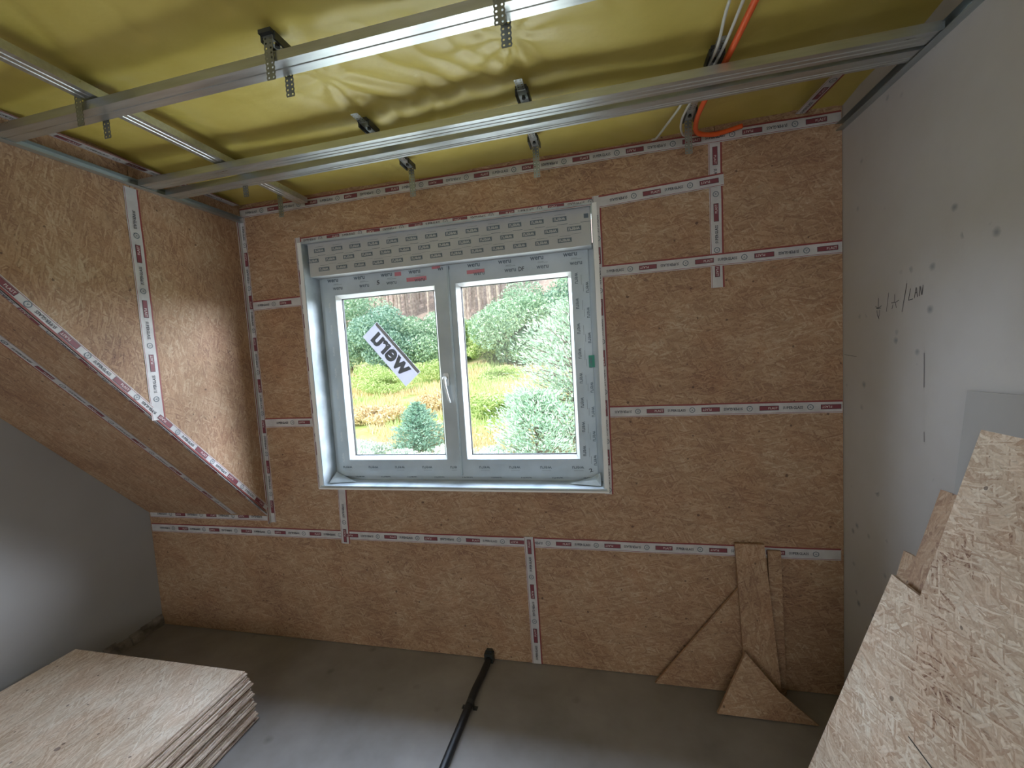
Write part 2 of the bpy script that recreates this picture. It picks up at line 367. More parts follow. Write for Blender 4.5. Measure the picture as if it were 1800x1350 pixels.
# back wall: sheathing with the window hole, boards in front of it
HX0, HX1, HZ0, HZ1 = -1.635, -.03, .965, 2.355
wb = MB(); y0, y1 = YB+.016, YB+.25
wb.box(XL-.2, HX0, y0, y1, 0, 2.9); wb.box(HX1, XR+.2, y0, y1, 0, 2.9); wb.box(HX0, HX1, y0, y1, 0, HZ0); wb.box(HX0, HX1, y0, y1, HZ1, 2.9)
wall_back = tag(wb.build('wall_back', 'plaster_shell'), kind='structure')
T = .015; G = .0015
def panel_xz(poly, parent, mat='osb_wall', name='osb_panel'):
    b = MB(); b.prism(poly, (0, YB+T, 0), X, Z, T, 0)      # X x Z = -Y : grows towards the room
    return b.build(name, mat, parent)
panel_xz([(XL+G, 0.004), (-.43-G, 0.004), (-.43-G, .675-G), (XL+G, .675-G)], wall_back)
panel_xz([(-.43+G, 0.004), (XR-G, 0.004), (XR-G, .675-G), (-.43+G, .675-G)], wall_back)
panel_xz([(XL+G, .675+G), (-1.52-G, .675+G), (-1.52-G, HZ0), (HX0, HZ0), (HX0, 1.345-G), (XL+G, 1.345-G)], wall_back)
panel_xz([(-1.52+G, .675+G), (XR-G, .675+G), (XR-G, 1.352-G), (HX1, 1.352-G), (HX1, HZ0), (-1.52+G, HZ0)], wall_back)
panel_xz([(XC-.1, 1.345+G), (HX0, 1.345+G), (HX0, 2.035-G), (XC-.1, 2.035-G)], wall_back)
panel_xz([(HX1, 1.352+G), (XR-G, 1.352+G), (XR-G, 2.032-G), (HX1, 2.032-G)], wall_back)
panel_xz([(XC-.1, 2.035+G), (HX0, 2.035+G), (HX0, HZ1), (HX1-.0, HZ1), (HX1, 2.378+G), (.512-G, 2.378+G), (.512-G, 2.68), (XC-.1, 2.68)], wall_back)
panel_xz([(HX1, 2.032+G), (.512-G, 2.032+G), (.512-G, 2.378-G), (HX1, 2.378-G)], wall_back)
panel_xz([(.512+G, 2.032+G), (XR-G, 2.032+G), (XR-G, 2.68), (.512+G, 2.68)], wall_back)
# cheek of the dormer (faces +x)
ck = MB(); ck.prism([(-YB-.016, zs(YB)+.02), (-YT+.02, 2.72), (-YB-.016, 2.72)], (XC-T-.10, 0, 0), -Y, Z, -.10)
cheek = tag(ck.build('wall_dormer', 'plaster_shell'), kind='structure')
def panel_cheek(poly):
    b = MB(); b.prism([(-yy, zz) for yy, zz in poly][::1], (XC, 0, 0), -Y, Z, -T if False else T)
    return b.build('osb_panel', 'osb_upright', cheek)
# -Y x Z = -X : start at XC and grow into the wall
panel_cheek([(YB, zs(YB)), (YB, 2.66), (1.5+G, 2.66), (1.5+G, zs(1.5))])
panel_cheek([(1.5-G, zs(1.5)), (1.5-G, 2.66), (YT, 2.66), (YT, ZC)])
# sloped roof over the knee wall
sn = Vector((0, -SL, -1)).normalized(); sv = Vector((0, -1, SL)).normalized(); LS = (ZC-.77)*math.sqrt(1+SL*SL)/SL
so = Vector((0, YB, .77))
sb = MB(); sb.prism([(XL, -.05), (XC-.016, -.05), (XC-.016, LS+.1), (XL, LS+.1)], so-sn*.116, X, sv, .1)  # X x sv points into the room
slope = tag(sb.build('ceiling_slope', 'plaster_shell'), kind='structure')
def panel_slope(u0, u1, v0, v1):
    b = MB(); b.prism([(u0, v0), (u1, v0), (u1, v1), (u0, v1)], so-sn*T, X, sv, T); return b.build('osb_panel', 'osb_upright', slope)
panel_slope(XL+G, -2.29-G, 0, LS); panel_slope(-2.29+G, XC-.001, 0, LS)

# ceiling: yellow vapour barrier film, wrinkled
def film(x0, x1, yy0, yy1, nx, ny, name):
    b = MB(); vs = []
    st = [(-.235, 1.30, 9, .55), (-.87, 1.30, 8, .4), (-1.55, 1.30, 7, .3), (-.25, .78, 8, .3), (-.86, .72, 9, .35), (.40, 1.32, 5, .2)]
    for j in range(ny+1):
        for i in range(nx+1):
            x = x0+(x1-x0)*i/nx; y = yy0+(yy1-yy0)*j/ny
            z = .022*abs(math.sin(math.pi*(y-.53)/.55))+.018*noise.noise(Vector((x*1.8, y*2.4, 1.3)))
            for sx, sy, k, am in st:
                dx, dy = x-sx, y-sy; r = math.hypot(dx, dy); th = math.atan2(dy, dx)
                wv = math.sin(th*k+3*noise.noise(Vector((sx*5, r*3, th))))
                z += am*.012*wv*math.exp(-r/.26)*min(1, r/.05)
            d = x*.80-y*.6; z += .006*(1-abs(math.sin(16*d+5*noise.noise(Vector((x*2.1, y*2.1, 5))))))**2*max(0, noise.noise(Vector((x*1.5+4, y*1.6, 9)))*2+.3)
            mk = math.exp(-((x+.55)/.38)**2)*max(0, min(1, (y-1.08)/.12))*max(0, min(1, (1.62-y)/.15)); q_ = .8*x-.6*y+.05*noise.noise(Vector((x*3, y*3, 7)))
            z += mk*.0085*(1-abs(math.sin(34*q_+2.5*noise.noise(Vector((x*1.3, y*4, 3))))))**1.6
            if y < 1.0: z += .008*(1-abs(math.sin(11*x+4*y+3*noise.noise(Vector((x*2, y, 2))))))**3
            vs.append((x, y, ZC-.004+z))
    b.add(vs, [(j*(nx+1)+i, (j+1)*(nx+1)+i, (j+1)*(nx+1)+i+1, j*(nx+1)+i+1) for j in range(ny) for i in range(nx)])
    return b.build(name, 'yellow_film', ceil, smooth=True)
ce = MB(); ce.box(XL-.2, XR+.2, YR-.2, YB+.25, 2.72, 2.9)
ceil = tag(ce.build('ceiling', 'plaster_shell'), kind='structure')
film(XC, XR, YR, YB+.005, 260, 330, 'vapour_film')
film(XL, XC, YR, YT, 20, 60, 'vapour_film')

# mortar kerb and rubble at the foot of the left wall
b = MB(); N_ = 26
for i in range(N_):
    y = .3+(YB-.3)*i/N_; h = .045+.03*random.random(); d = .012+.03*random.random()
    b.prism([(0, 0), (d, 0), (d*.7, h*.7), (0, h)], (XL, y+(YB-.3)/N_, 0), X, Z, (YB-.3)/N_*.97)
tag(b.build('trim_1', 'mortar'), kind='structure')

# ------------------------------------------------------------------ sealing tapes
TW = .056
def make_print(pr, length, phase, width=TW, mir=False):
    """the repeating print along +U from 0 to length"""
    u = phase; k = int(phase*100) % 2; P1 = .245/.84
    def ok(c, w_): return c-w_/2 > .004 and c+w_/2 < length-.004
    u = phase-P1
    while u < length:
        rot = 180 if k else 0
        if ok(u, .079):
            pr.rect(u, -.001, .079, .021, 1); pr.rect(u, -.001, .076, .018, 0, 1.6)
            pr.text('PLAST', u+(-.016 if k else .016), -.001, .038, .010, 2, rot, lift=2.2, bold=0, res=1)
        if ok(u+.096, .080): pr.text('SUPERGLASS', u+.096, -.001, .080, .013, 1, rot, bold=.018, res=1)
        if ok(u+.165, .026):
            pr.circle(u+.165, -.001, .0128, 3); pr.text('A', u+.165, -.001, .009, .010, 3, rot, res=1)
        u += P1*.84; k = 1-k
def tape(A, B, N, label, width=TW, phase=.05, red=1, lift=.0012, sag=.0, fold=None):
    """flat tape from A to B lying on a surface with outward normal N"""
    A, B, N = Vector(A), Vector(B), Vector(N).normalized(); L = (B-A).length; U = (B-A).normalized(); V = N.cross(U).normalized()
    mb = MB(); n = max(2, int(L/.12)); h = width/2; rails = [-h, -h+.0022, -h+.0042, -h+.0058] + [h-.0095*red, h-.006*red, h-.0045, h]
    rails = [-h, -h+.003, -h+.005, -h+.0065, h-.010, h-.007, h-.0055, h]
    vs = []; rnd = random.Random(label)
    for i in range(n+1):
        wob = (rnd.random()-.5)*.0022; lf = lift+rnd.random()*.0006
        for r in rails: vs.append(A+U*(L*i/n)+V*(r+wob)+N*lf)
    k = len(rails); top = len(vs); vs += [p-N*(lift*.6) for p in vs]
    mm = [0, 1, 0, 0, 0, 1, 1]
    for j in range(k-1):
        mb.add([], []); 
    base_f = []
    for j in range(k-1):
        for i in range(n): base_f.append(((i*k+j, (i+1)*k+j, (i+1)*k+j+1, i*k+j+1), mm[j]))
    b0 = len(mb.v); mb.v += vs; mb.l += vs
    for f, mi in base_f: mb.f.append([b0+q for q in f]); mb.m.append(mi)
    for i in range(n):
        mb.f.append([i*k, top+i*k, top+(i+1)*k, (i+1)*k]); mb.m.append(0)
        mb.f.append([i*k+k-1, (i+1)*k+k-1, top+(i+1)*k+k-1, top+i*k+k-1]); mb.m.append(0)
    o = mb.build('sealing_tape', ['tape_white', 'tape_red'])
    tag(o, label, 'tape')
    pr = Print(A+N*(lift+.0010), U, V, N, .0004); make_print(pr, L, phase, width)
    if pr.mb.f: pr.mb.build('print', ['print_red', 'print_dark', 'print_white', 'print_grey'], o)['kind'] = 'stuff'
    return o
NB = (0, -1, 0); yb = YB-.0002
tape((XL+.01, yb, .672), (XR-.012, yb, .676), NB, 'long horizontal seam tape across the whole wall below the window, lowest of the horizontals', phase=.06)
tape((-.432, yb, .705), (-.425, yb, .004), NB, 'short upright seam tape reaching the floor below the middle of the window', phase=.10, lift=.0026)
tape((-1.515, yb, .958), (-1.523, yb, .622), NB, 'short upright seam tape under the left corner of the window', phase=.09, lift=.0026)
tape((.003, yb, 1.353), (XR-.004, yb, 1.350), NB, 'horizontal seam tape from the window to the right wall at half window height', phase=.02)
tape((.513, yb, 2.548), (.511, yb, 1.908), NB, 'upright seam tape at the upper right, crossed by two horizontal tapes', phase=.11, lift=.0008)
tape((.003, yb, 2.030), (XR-.004, yb, 2.034), NB, 'horizontal seam tape from the window top to the right wall, crossing the upright one', phase=.01, lift=.0026)
tape((.002, yb, 2.354), (.545, yb, 2.380), NB, 'short horizontal seam tape running right from the upper window corner', phase=.04, lift=.0028)
tape((XC+.022, yb, 2.035), (-1.667, yb, 2.036), NB, 'short seam tape between room corner and window, the upper of the two', phase=.03)
tape((XC+.028, yb, 1.344), (-1.667, yb, 1.343), NB, 'short seam tape between room corner and window, the lower of the two', phase=.07)
tape((XL+.01, yb, .766), (XC-.03, yb, .768), NB, 'seam tape along the foot of the sloped roof on the back wall', width=.05, phase=.05)
tape((XC+.004, yb, 2.562), (XR-.006, yb, 2.566), NB, 'long sealing tape along the top of the window wall under the yellow film', width=.05, phase=.03, lift=.003)
# corner tape between dormer cheek and back wall, one leg on each surface
def corner_tape(A, B, N1, N2, label, w1=.026, w2=.026, phase=.05):
    """folded tape in an inner corner: legs in directions N2 (on surface 1) and N1 (on surface 2)"""
    A, B, N1, N2 = Vector(A), Vector(B), Vector(N1).normalized(), Vector(N2).normalized(); U = (B-A).normalized(); L = (B-A).length
    mb = MB(); n = max(2, int(L/.12)); e = .0022
    # surface 1 has normal N1, its leg runs along N2
    rails = [N2*w1+N1*e*.3, N2*(w1-.002)+N1*e, N2*(w1-.005)+N1*e, N2*.006+N1*e, N1*.006+N2*e, N1*(w2-.008)+N2*e, N1*(w2-.003)+N2*e, N1*w2+N2*e*.3]
    mm = [0, 1, 0, 0, 0, 1, 0]; k = len(rails)
    vs = [A+U*(L*i/n)+r for i in range(n+1) for r in rails]
    mb.v += vs; mb.l += vs
    for j in range(k-1):
        for i in range(n): mb.f.append([i*k+j, (i+1)*k+j, (i+1)*k+j+1, i*k+j+1]); mb.m.append(mm[j])
    o = tag(mb.build('sealing_tape', ['tape_white', 'tape_red']), label, 'tape')
    pr = Print(A+N2*(w1*.52)+N1*(e+.0007), U, N1.cross(U), N1, .0004)
    if pr.V.dot(N2) < 0: pr.V = -pr.V; pr.flip = 1
    old = TW; make_print(pr, L, phase)
    if pr.mb.f: pr.mb.build('print', ['print_red', 'print_dark', 'print_white', 'print_grey'], o)['kind'] = 'stuff'
    return o
corner_tape((XC, YB, 2.55), (XC, YB, .735), (0, -1, 0), (1, 0, 0), 'folded tape down the room corner left of the window, between dormer side and back wall', w1=.030, w2=.030)
# cheek and slope
tape((XC+.0005, 1.503, 2.50), (XC+.0005, 1.503, zs(1.503)+.01), (1, 0, 0), 'upright seam tape on the brightly lit side wall of the dormer', width=.060, phase=.09)
sd = Vector((0, -1, SL)).normalized()
corner_tape(Vector((XC, YB-.012, zs(YB-.012))), Vector((XC, YT+.12, zs(YT+.12))), sn, (-1, 0, 0), 'long folded tape along the diagonal edge where dormer side and roof slope meet', w1=.028, w2=.006)
t_ = tape(Vector((XC+.0006, YB-.03, zs(YB-.03)+.026)), Vector((XC+.0006, YT+.10, zs(YT+.10)+.026)), (1, 0, 0), 'narrow upper leg of the diagonal tape on the dormer side wall', width=.036, phase=.12)
tape(so+X*-2.285+sv*.02+sn*.0003, so+X*-2.32+sv*(LS-.1)+sn*.0003, sn, 'thin seam tape running up the middle of the sloped roof', width=.052, phase=.03)
# window surround
tape((-1.665, yb, 2.366), (.0, yb, 2.362), NB, 'horizontal sealing tape above the roller shutter box of the window', width=.036, phase=.04, lift=.0015)
tape((-1.650, yb, 2.385), (-1.650, yb, .945), NB, 'upright sealing tape along the left edge of the window recess', width=.040, phase=.02, lift=.0022)
tape((-.010, yb, 2.385), (-.010, yb, .940), NB, 'upright sealing tape along the right edge of the window recess', width=.040, phase=.08, lift=.0022)
# on the film
tape((XC+.045, 1.05, 2.588), (XC+.03, 2.03, 2.592), (0, 0, -1), 'tape on the yellow film above the left steel track', width=.05, phase=.02)
tape((.868, 1.66, 2.590), (.838, 2.05, 2.592), (0, 0, -1), 'crumpled tape end on the yellow film beside the right wall', width=.045, phase=.05)

# ------------------------------------------------------------------ window
win = empty('window_1', (-.83, YB+.12, HZ0), kind='structure')
FY = 2.20
b = MB()   # foil lined reveal
b.box(HX0-.004, HX0+.006, YB-.004, FY+.02, HZ0, HZ1, 0); b.box(HX1-.006, HX1+.004, YB-.004, FY+.02, HZ0, HZ1, 0)
b.box(HX0, HX1, YB-.004, FY+.02, HZ1-.006, HZ1+.004, 0)
b.build('reveal_lining', 'reveal_film', win)
b = MB(); b.prism([(0, 0), (.135, 0), (.135, .008), (0, .008)], (HX0-.01, YB-.012, HZ0-.004), Y, Z, HX1-HX0+.02); b.build('sill_strip', 'reveal_film', win)
b = MB()
for a, c in ((HX0-.02, HX0+.002), (HX1-.002, HX1+.02)):
    b.box(a, c, YB-.006, YB-.0035, HZ0-.02, HZ1)
b.box(HX0-.02, HX1+.02, YB-.017, YB-.0035, HZ0-.016, HZ0-.006)
b.build('edge_strip', 'bead_white', win)
FX0, FX1, FZ0, FZ1 = HX0+.008, HX1-.008, HZ0+.004, 2.20
b = MB(); b.ring((FX0, FX1, FZ0, FZ1), (FX0+.035, FX1-.035, FZ0+.035, FZ1-.03), FY, FY+.07); fr_ = b.build('window_frame', 'pvc_film', win)
GL = [(-1.523, -.902, 1.090, 2.066), (-.780, -.154, 1.090, 2.067)]
SX = [(-1.600, -.828), (-.826, -.064)]
sashes = []
for (gx0, gx1, gz0, gz1), (sx0, sx1) in zip(GL, SX):
    b = MB(); b.ring((sx0, sx1, FZ0+.022, FZ1-.018), (gx0-.001, gx1+.001, gz0-.001, gz1+.001), FY-.012, FY+.045)
    s_ = b.build('sash', 'pvc_film', win)
    b = MB(); b.ring((gx0, gx1, gz0, gz1), (gx0+.018, gx1-.018, gz0+.018, gz1-.018), FY-.010, FY+.040, 0, FY+.020, FY+.040); b.build('glazing_bead', 'bead_white', s_)
    b = MB(); b.ring((gx0+.0175, gx1-.0175, gz0+.0175, gz1-.0175), (gx0+.0215, gx1-.0215, gz0+.0215, gz1-.0215), FY+.022, FY+.036); b.build('seal', 'rubber_seal', s_)
    b = MB(); b.box(gx0+.012, gx1-.012, FY+.026, FY+.032, gz0+.012, gz1-.012); b.build('pane', 'glass', s_)
    sashes.append(s_)
b = MB(); b.box(-.842, -.812, FY-.022, FY-.010, FZ0+.03, 2.165); b.box(-.836, -.818, FY-.026, FY-.020, FZ0+.03, 2.165); b.build('centre_moulding', 'pvc_film', win)
# handle
b = MB(); b.prism([(-.014+.014*0, -.035), (.014, -.035), (.016, -.03), (.016, .03), (.012, .036), (-.012, .036), (-.016, .03), (-.016, -.03)], (-.868, FY-.012, 1.545), X, Z, .010)
hd = b.build('handle', 'handle_white', win)
b = MB(); b.tube([(-.868, FY-.022, 1.552), (-.868, FY-.048, 1.552)], .010, 10)
b.tube([(-.870, FY-.044, 1.560), (-.868, FY-.052, 1.545), (-.862, FY-.054, 1.50), (-.852, FY-.053, 1.45), (-.843, FY-.050, 1.418)], [.011, .011, .0085, .0075, .006], 10, flat=.8)
b.build('handle_grip', 'handle_white', hd, smooth=True)
# roller shutter box
BY = 2.105
b = MB(); b.prism([(0, 0), (.135, 0), (.135, .190), (0, .190)], (-1.612, BY, 2.168), Y, Z, 1.570)
bx = b.build('shutter_box', 'shutter_film', win)
pr = Print((-1.612, BY, 2.168), X, Z, (0, -1, 0))
for r, (vz, off, n) in enumerate(((.140, .062, 14), (.087, .018, 14), (.036, .082, 13))):
    for i in range(n):
        u = off+i*.1125+.01
        if u+.036 > 1.562: 
            pr.rect(1.550, vz, .022, .021, 0); continue
        pr.rect(u, vz, .068, .021, 0); pr.text('weru', u, vz, .056, .014, 1, 180, bold=.03)
        pr.rect(u+.002, vz+.021, .054, .0014, 0 if r != 1 else 0)
        if r: pr.rect(u+.057, vz+.026, .05, .0022 if r == 1 else .001, 0)
pr.mb.build('print', ['print_grey', 'shutter_film'], bx)['kind'] = 'stuff'
# printed protective film of frame and sashes
pr = Print((0, FY-.012, 0), X, Z, (0, -1, 0))
for i in range(9):
    x = -1.53+i*.172; 
    pr.text('weru', x, 2.152, .070, .018, 0, bold=.02)
    if abs(x+.83) > .05: pr.text('weru', x+.028, 2.105, .062, .016, 0); pr.rect(x+.03, 2.127, .055, .0012, 0); pr.rect(x+.02, 2.132, .03, .0012, 0)
    if x < -.1: pr.text('weru', x-.012, 1.045, .062, .014, 0, 180); pr.rect(x-.01, 1.028, .05, .0012, 0)
for i in range(8):
    z = 2.03-i*.128
    pr.text('weru', -.128, z, .055, .016, 0, -90); pr.text('weru', -.075, z-.05, .055, .015, 0, -90); pr.rect(-.103, z-.01, .0013, .05, 0); pr.rect(-.095, z-.05, .0013, .04, 0)
    pr.text('weru', -1.565, z-.03, .055, .013, 3, -90)
for x, z, w_, h_ in ((-1.005, 2.112, .12, .022), (-1.115, 2.150, .04, .022), (-.885, 2.170, .05, .030), (-.66, 2.118, .10, .020)): pr.rect(x, z, w_, h_, 1)
pr.rect(-.070, 1.602, .030, .062, 2)
pr.text('DF', -.41, 2.106, .03, .022, 4); pr.text('2', -.10, 1.03, .018, .02, 4, 20); pr.text('5', -1.24, 2.115, .018, .022, 4)
pr.mb.build('film_print', ['print_grey', 'film_red', 'film_green', 'pvc_white', 'print_dark'], win)['kind'] = 'stuff'
pr = Print((0, FY, 0), X, Z, (0, -1, 0))
for i in range(9): pr.text('weru', -1.47+i*.17, .987, .06, .012, 0, 180)
pr.mb.build('film_print', ['print_grey'], win)['kind'] = 'stuff'
# crumpled foil at the lower reveal corners
b = MB(); 
for cx, sgn in ((HX0+.02, 1), (HX1-.02, -1)):
    p = [(cx, YB+.02, HZ0+.008), (cx+sgn*.16, YB+.05, HZ0+.010), (cx+sgn*.05, YB+.10, HZ0+.030), (cx, YB+.10, HZ0+.055), (cx+sgn*.02, YB+.05, HZ0+.03)]
    b.add(p, [(0, 1, 4), (1, 2, 4), (2, 3, 4), (3, 0, 4)])
b.build('loose_foil', 'reveal_film', win)
# sticker on the left pane
c0 = Vector((-1.2142, FY+.0255, 1.7072)); ur = Vector((-1.339+1.0889, 0, 1.8593-1.5551)).normalized(); vr = Vector((ur.z, 0, -ur.x))
b = MB(); b.prism([(-.197, -.065), (.197, -.065), (.197, .062), (-.197, .062)], c0-Vector((0, 0, 0)), ur, vr, .0012 if ur.cross(vr).y < 0 else -.0012)
st_ = b.build('pane_sticker', 'sticker_white'); tag(st_, 'large diagonal white sticker with mirrored grey lettering on the left window pane', 'sticker')
pr = Print(c0+Vector((0, -.0014, 0)), ur, vr, (0, -1, 0), .0003)
pr.text('weru', .0, -.006, .30, .078, 0, bold=.035, res=4); pr.rect(0, .052, .386, .018, 1)
pr.rect(.12, .0, .0, .0, 1)
pr.mb.build('lettering', ['sticker_grey', 'sticker_band'], st_)

# ------------------------------------------------------------------ ceiling steelwork
ZP = 2.512
def cd_profile(A, B, label, grooves, up=Z, name='ceiling_profile', cat='metal profile'):
    A, B = Vector(A), Vector(B); U = (B-A).normalized(); S = Z.cross(U).normalized(); g = []
    bot = [(-.030, 0)]
    for q in grooves: bot += [(q-.0030, 0), (q-.0012, .0022), (q+.0012, .0022), (q+.0030, 0)]
    bot += [(.030, 0)]
    outer = [(-.024, .0270), (-.030, .0270)]+bot+[(.030, .0270), (.024, .0270)]
    t = .0009
    inn = [(.024, .0261), (.0291, .0261), (.0291, t)]+[(-q, v+t) for q, v in [(-u, v) for u, v in bot[1:-1]][::-1]]+[(-.0291, t), (-.0291, .0261), (-.024, .0261)]
    m_ = MB(); m_.extr(outer+inn, A, B, S, Z, caps=False)
    return tag(m_.build(name, 'galvanised_steel'), label, cat)
cd_profile((-1.995, 1.090, ZP), (.985, 1.079, ZP), 'long steel ceiling profile nearest the camera, single grooved', [0])
cd_profile((-1.995, 1.549, ZP+.0005), (.985, 1.540, ZP+.0005), 'grooved steel ceiling profile, the nearer of the two laid side by side', [-.008, .012])
cd_profile((-1.995, 1.668, ZP), (.985, 1.618, ZP), 'grooved steel ceiling profile, the one of the pair nearer the window', [.004, .016])
cd_profile((-1.512, -.6, ZP+.032), (-1.560, 2.03, ZP+.032), 'upper steel profile running front to back above the others, at the left', [-.010, .010])
def ud_track(x, sgn, label):
    t = .0009; o = [(0, 0), (.028, 0), (.028, t), (t, t), (t, .0275-t), (.028, .0275-t), (.028, .0275), (0, .0275)]
    m_ = MB(); m_.extr([(sgn*a, b) for a, b in o], (x, -.4, ZP-.0035), (x, 2.072, ZP-.0035), X, Z)
    return tag(m_.build('wall_track', 'track_steel'), label, 'metal profile')
ud_track(XR-.0005, -1, 'steel edge track screwed along the top of the right plaster wall')
ud_track(XC+.0005+.0015, 1, 'steel edge track along the top of the left dormer side wall')

def perforated(mb, A, B, Wd, width=.030, mi=0):
    """perforated strip with scalloped edges from A to B, width direction Wd"""
    A, B, Wd = Vector(A), Vector(B), Vector(Wd).normalized(); D = B-A; n = max(1, round(D.length/.0135)); D /= n; N = D.normalized().cross(Wd)
    for th in (0, .0010):
        for i in range(n):
            for c in (0, 1):
                w0 = -width/2+c*width/2; o = A+D*i+N*th; q = []
                for k in range(8):
                    a = math.pi/4*k+math.pi/4
                    sx, sy = math.cos(a), math.sin(a); mxx = max(abs(sx), abs(sy)); bx_, by_ = sx/mxx*.5+.5, sy/mxx*.5+.5
                    wx = w0+width/2*bx_
                    if abs(abs(wx)-width/2) < 1e-6: wx *= (1.0 if abs(by_-.5) < .1 else .86)
                    q.append(o+Wd*wx+D*by_)
                cen = o+Wd*(w0+width/4)+D*.5
                h = [cen+(Wd*math.cos(math.pi/4*k+math.pi/4)+D.normalized()*math.sin(math.pi/4*k+math.pi/4))*.0031 for k in range(8)]
                mb.add(q+h, [(k, (k+1) % 8, 8+(k+1) % 8, 8+k) for k in range(8)], mi)
def hanger(P, gap, near, far, label, clip=True, flap=0.0):
    """direct hanger: plate under the film, two perforated legs along y at +-gap/2, widths along x"""
    P = Vector(P); t = empty('direct_hanger', P, label, 'hanger', 'perforated steel hangers on the ceiling')
    b = MB(); hy = gap/2
    b.box(P.x-.016, P.x+.016, P.y-hy-.001, P.y-.013, P.z-.001, P.z+.0010); b.box(P.x-.016, P.x+.016, P.y+.013, P.y+hy+.001, P.z-.001, P.z+.0010)
    b.box(P.x-.016, P.x-.005, P.y-.013, P.y+.013, P.z-.001, P.z+.0010); b.box(P.x+.005, P.x+.016, P.y-.013, P.y+.013, P.z-.001, P.z+.0010)
    b.build('plate', 'galvanised_steel', t)
    b = MB(); b.tube([(P.x, P.y, P.z-.006), (P.x, P.y, P.z+.012)], [.0075, .0045], 8); b.build('screw', 'dark_plastic', t)
    if near:
        b = MB(); perforated(b, P-Y*hy, P-Y*hy-Z*near, X); b.build('leg', 'hanger_steel', t)
    if far:
        b = MB(); perforated(b, P+Y*hy, P+Y*hy-Z*far, X); b.build('leg', 'hanger_steel', t)
    if flap:
        b = MB(); perforated(b, P-Y*hy, P-Y*(hy+flap)-Z*.002, X); b.build('leg', 'galvanised_steel', t)
    if clip:
        b = MB(); b.box(P.x-.020, P.x+.020, P.y-hy-.012, P.y-hy+.016, P.z+.0015, P.z+.012); b.box(P.x-.0235, P.x-.0175, P.y-hy, P.y+hy, P.z-.012, P.z+.010); b.box(P.x+.0175, P.x+.0235, P.y-hy, P.y+hy, P.z-.012, P.z+.010)
        b.build('clip', 'dark_plastic', t)
    return t
ZH = 2.577
for x, who in ((-1.575, 'far left'), (-.868, 'left of centre'), (-.214, 'centre'), (.42, 'right')):
    hanger((x, 1.086, ZH), .072, .116, .120, {'far left': 'perforated hanger astride the nearest profile, beside the left track', 'left of centre': 'perforated hanger astride the nearest profile, second from the left', 'centre': 'perforated hanger astride the nearest profile, third from the left', 'right': 'perforated hanger astride the nearest profile, last towards the right wall'}[who])
for x, lab in ((-.86, 'hanger with folded-back flap on the near side of the profile pair, left'), (-.245, 'hanger with folded-back flap on the near side of the profile pair, centre'), (.385, 'hanger beside the cables at the profile pair')):
    hanger((x, 1.545, ZH), .078, 0, .045, lab, flap=.065)
hanger((-1.585, 1.645, ZH), .072, 0, .115, 'perforated hanger dangling behind the profile pair at the left end')
for x, lab in ((-.862, 'hanger dangling over the upper left part of the window, without a profile'), (-.262, 'hanger dangling over the upper right part of the window, without a profile'), (.372, 'hanger dangling beside the orange conduit near the tape'), (-1.60, 'hanger dangling in the left corner beside the upper profile')):
    hanger((x, 1.875, ZH), .072, 0, .135, lab, flap=.07)

# cables
def sm(pts, n=6):
    P = [Vector(p) for p in pts]; P = [P[0]*2-P[1]]+P+[P[-1]*2-P[-2]]; out = []
    for i in range(1, len(P)-2):
        for k in range(n):
            t = k/n; a, b_, c, d = P[i-1:i+3]
            out.append(.5*((2*b_)+(c-a)*t+(2*a-5*b_+4*c-d)*t*t+(3*b_-a-3*c+d)*t**3))
    return out+[P[-2]]
def cable(name, pts, r, mat, label, cat='cable'):
    b = MB(); b.tube(sm(pts), r, 8); return tag(b.build(name, mat, smooth=True), label, cat)
cable('cable_conduit', [(.47, .2, 2.568), (.445, .9, 2.568), (.432, 1.30, 2.567), (.420, 1.54, 2.564), (.402, 1.80, 2.566), (.405, 1.93, 2.563), (.430, 2.005, 2.560), (.50, 2.045, 2.562), (.575, 2.062, 2.578), (.62, 2.066, 2.588)], .010, 'orange_plastic', 'orange conduit under the yellow film, curling to the right above the tape')
cable('electric_cable', [(.40, .2, 2.569), (.38, .9, 2.571), (.364, 1.28, 2.570), (.376, 1.52, 2.570), (.318, 1.79, 2.570), (.290, 1.90, 2.570), (.262, 2.02, 2.576), (.25, 2.064, 2.59)], .0048, 'cable_white', 'thin white cable bending left before it reaches the tape')
cable('electric_cable', [(.43, .2, 2.569), (.405, .9, 2.569), (.401, 1.29, 2.570), (.394, 1.53, 2.570), (.350, 1.80, 2.570), (.343, 1.90, 2.563), (.362, 1.985, 2.560), (.39, 2.05, 2.575)], .0048, 'cable_white', 'thin white cable beside the hanger, the one closer to the orange conduit')

# ------------------------------------------------------------------ pipe on the floor
pts = sm([(-.705, -.6, .018), (-.705, .6, .018), (-.710, 1.2, .018), (-.708, 1.46, .019), (-.702, 1.72, .020), (-.700, 1.84, .022), (-.693, 1.95, .018), (-.688, 2.055, .022)], 10)
b = MB(); b.tube(pts, .0175, 12)
pipe = tag(b.build('floor_pipe', 'pipe_black', smooth=True), 'black corrugated pipe running across the floor to the back wall', 'pipe')
b = MB()
q = [Vector((-.700+.0185*math.cos(a), 1.755, .020+.0185*math.sin(a))) for a in [math.pi*i/10 for i in range(11)]]
pro = [(-.738, .0015), (-.7195, .0015)]+[(p.x, p.z) for p in q[::-1]]+[(-.6805, .0015), (-.662, .0015)]
for (x0, z0), (x1, z1) in zip(pro[:-1], pro[1:]):
    b.add([(x0, 1.745, z0), (x1, 1.745, z1), (x1, 1.768, z1), (x0, 1.768, z0), (x0, 1.745, z0+.0015), (x1, 1.745, z1+.0015), (x1, 1.768, z1+.0015), (x0, 1.768, z0+.0015)], [(4, 5, 6, 7), (0, 3, 2, 1), (0, 1, 5, 4), (2, 3, 7, 6)])
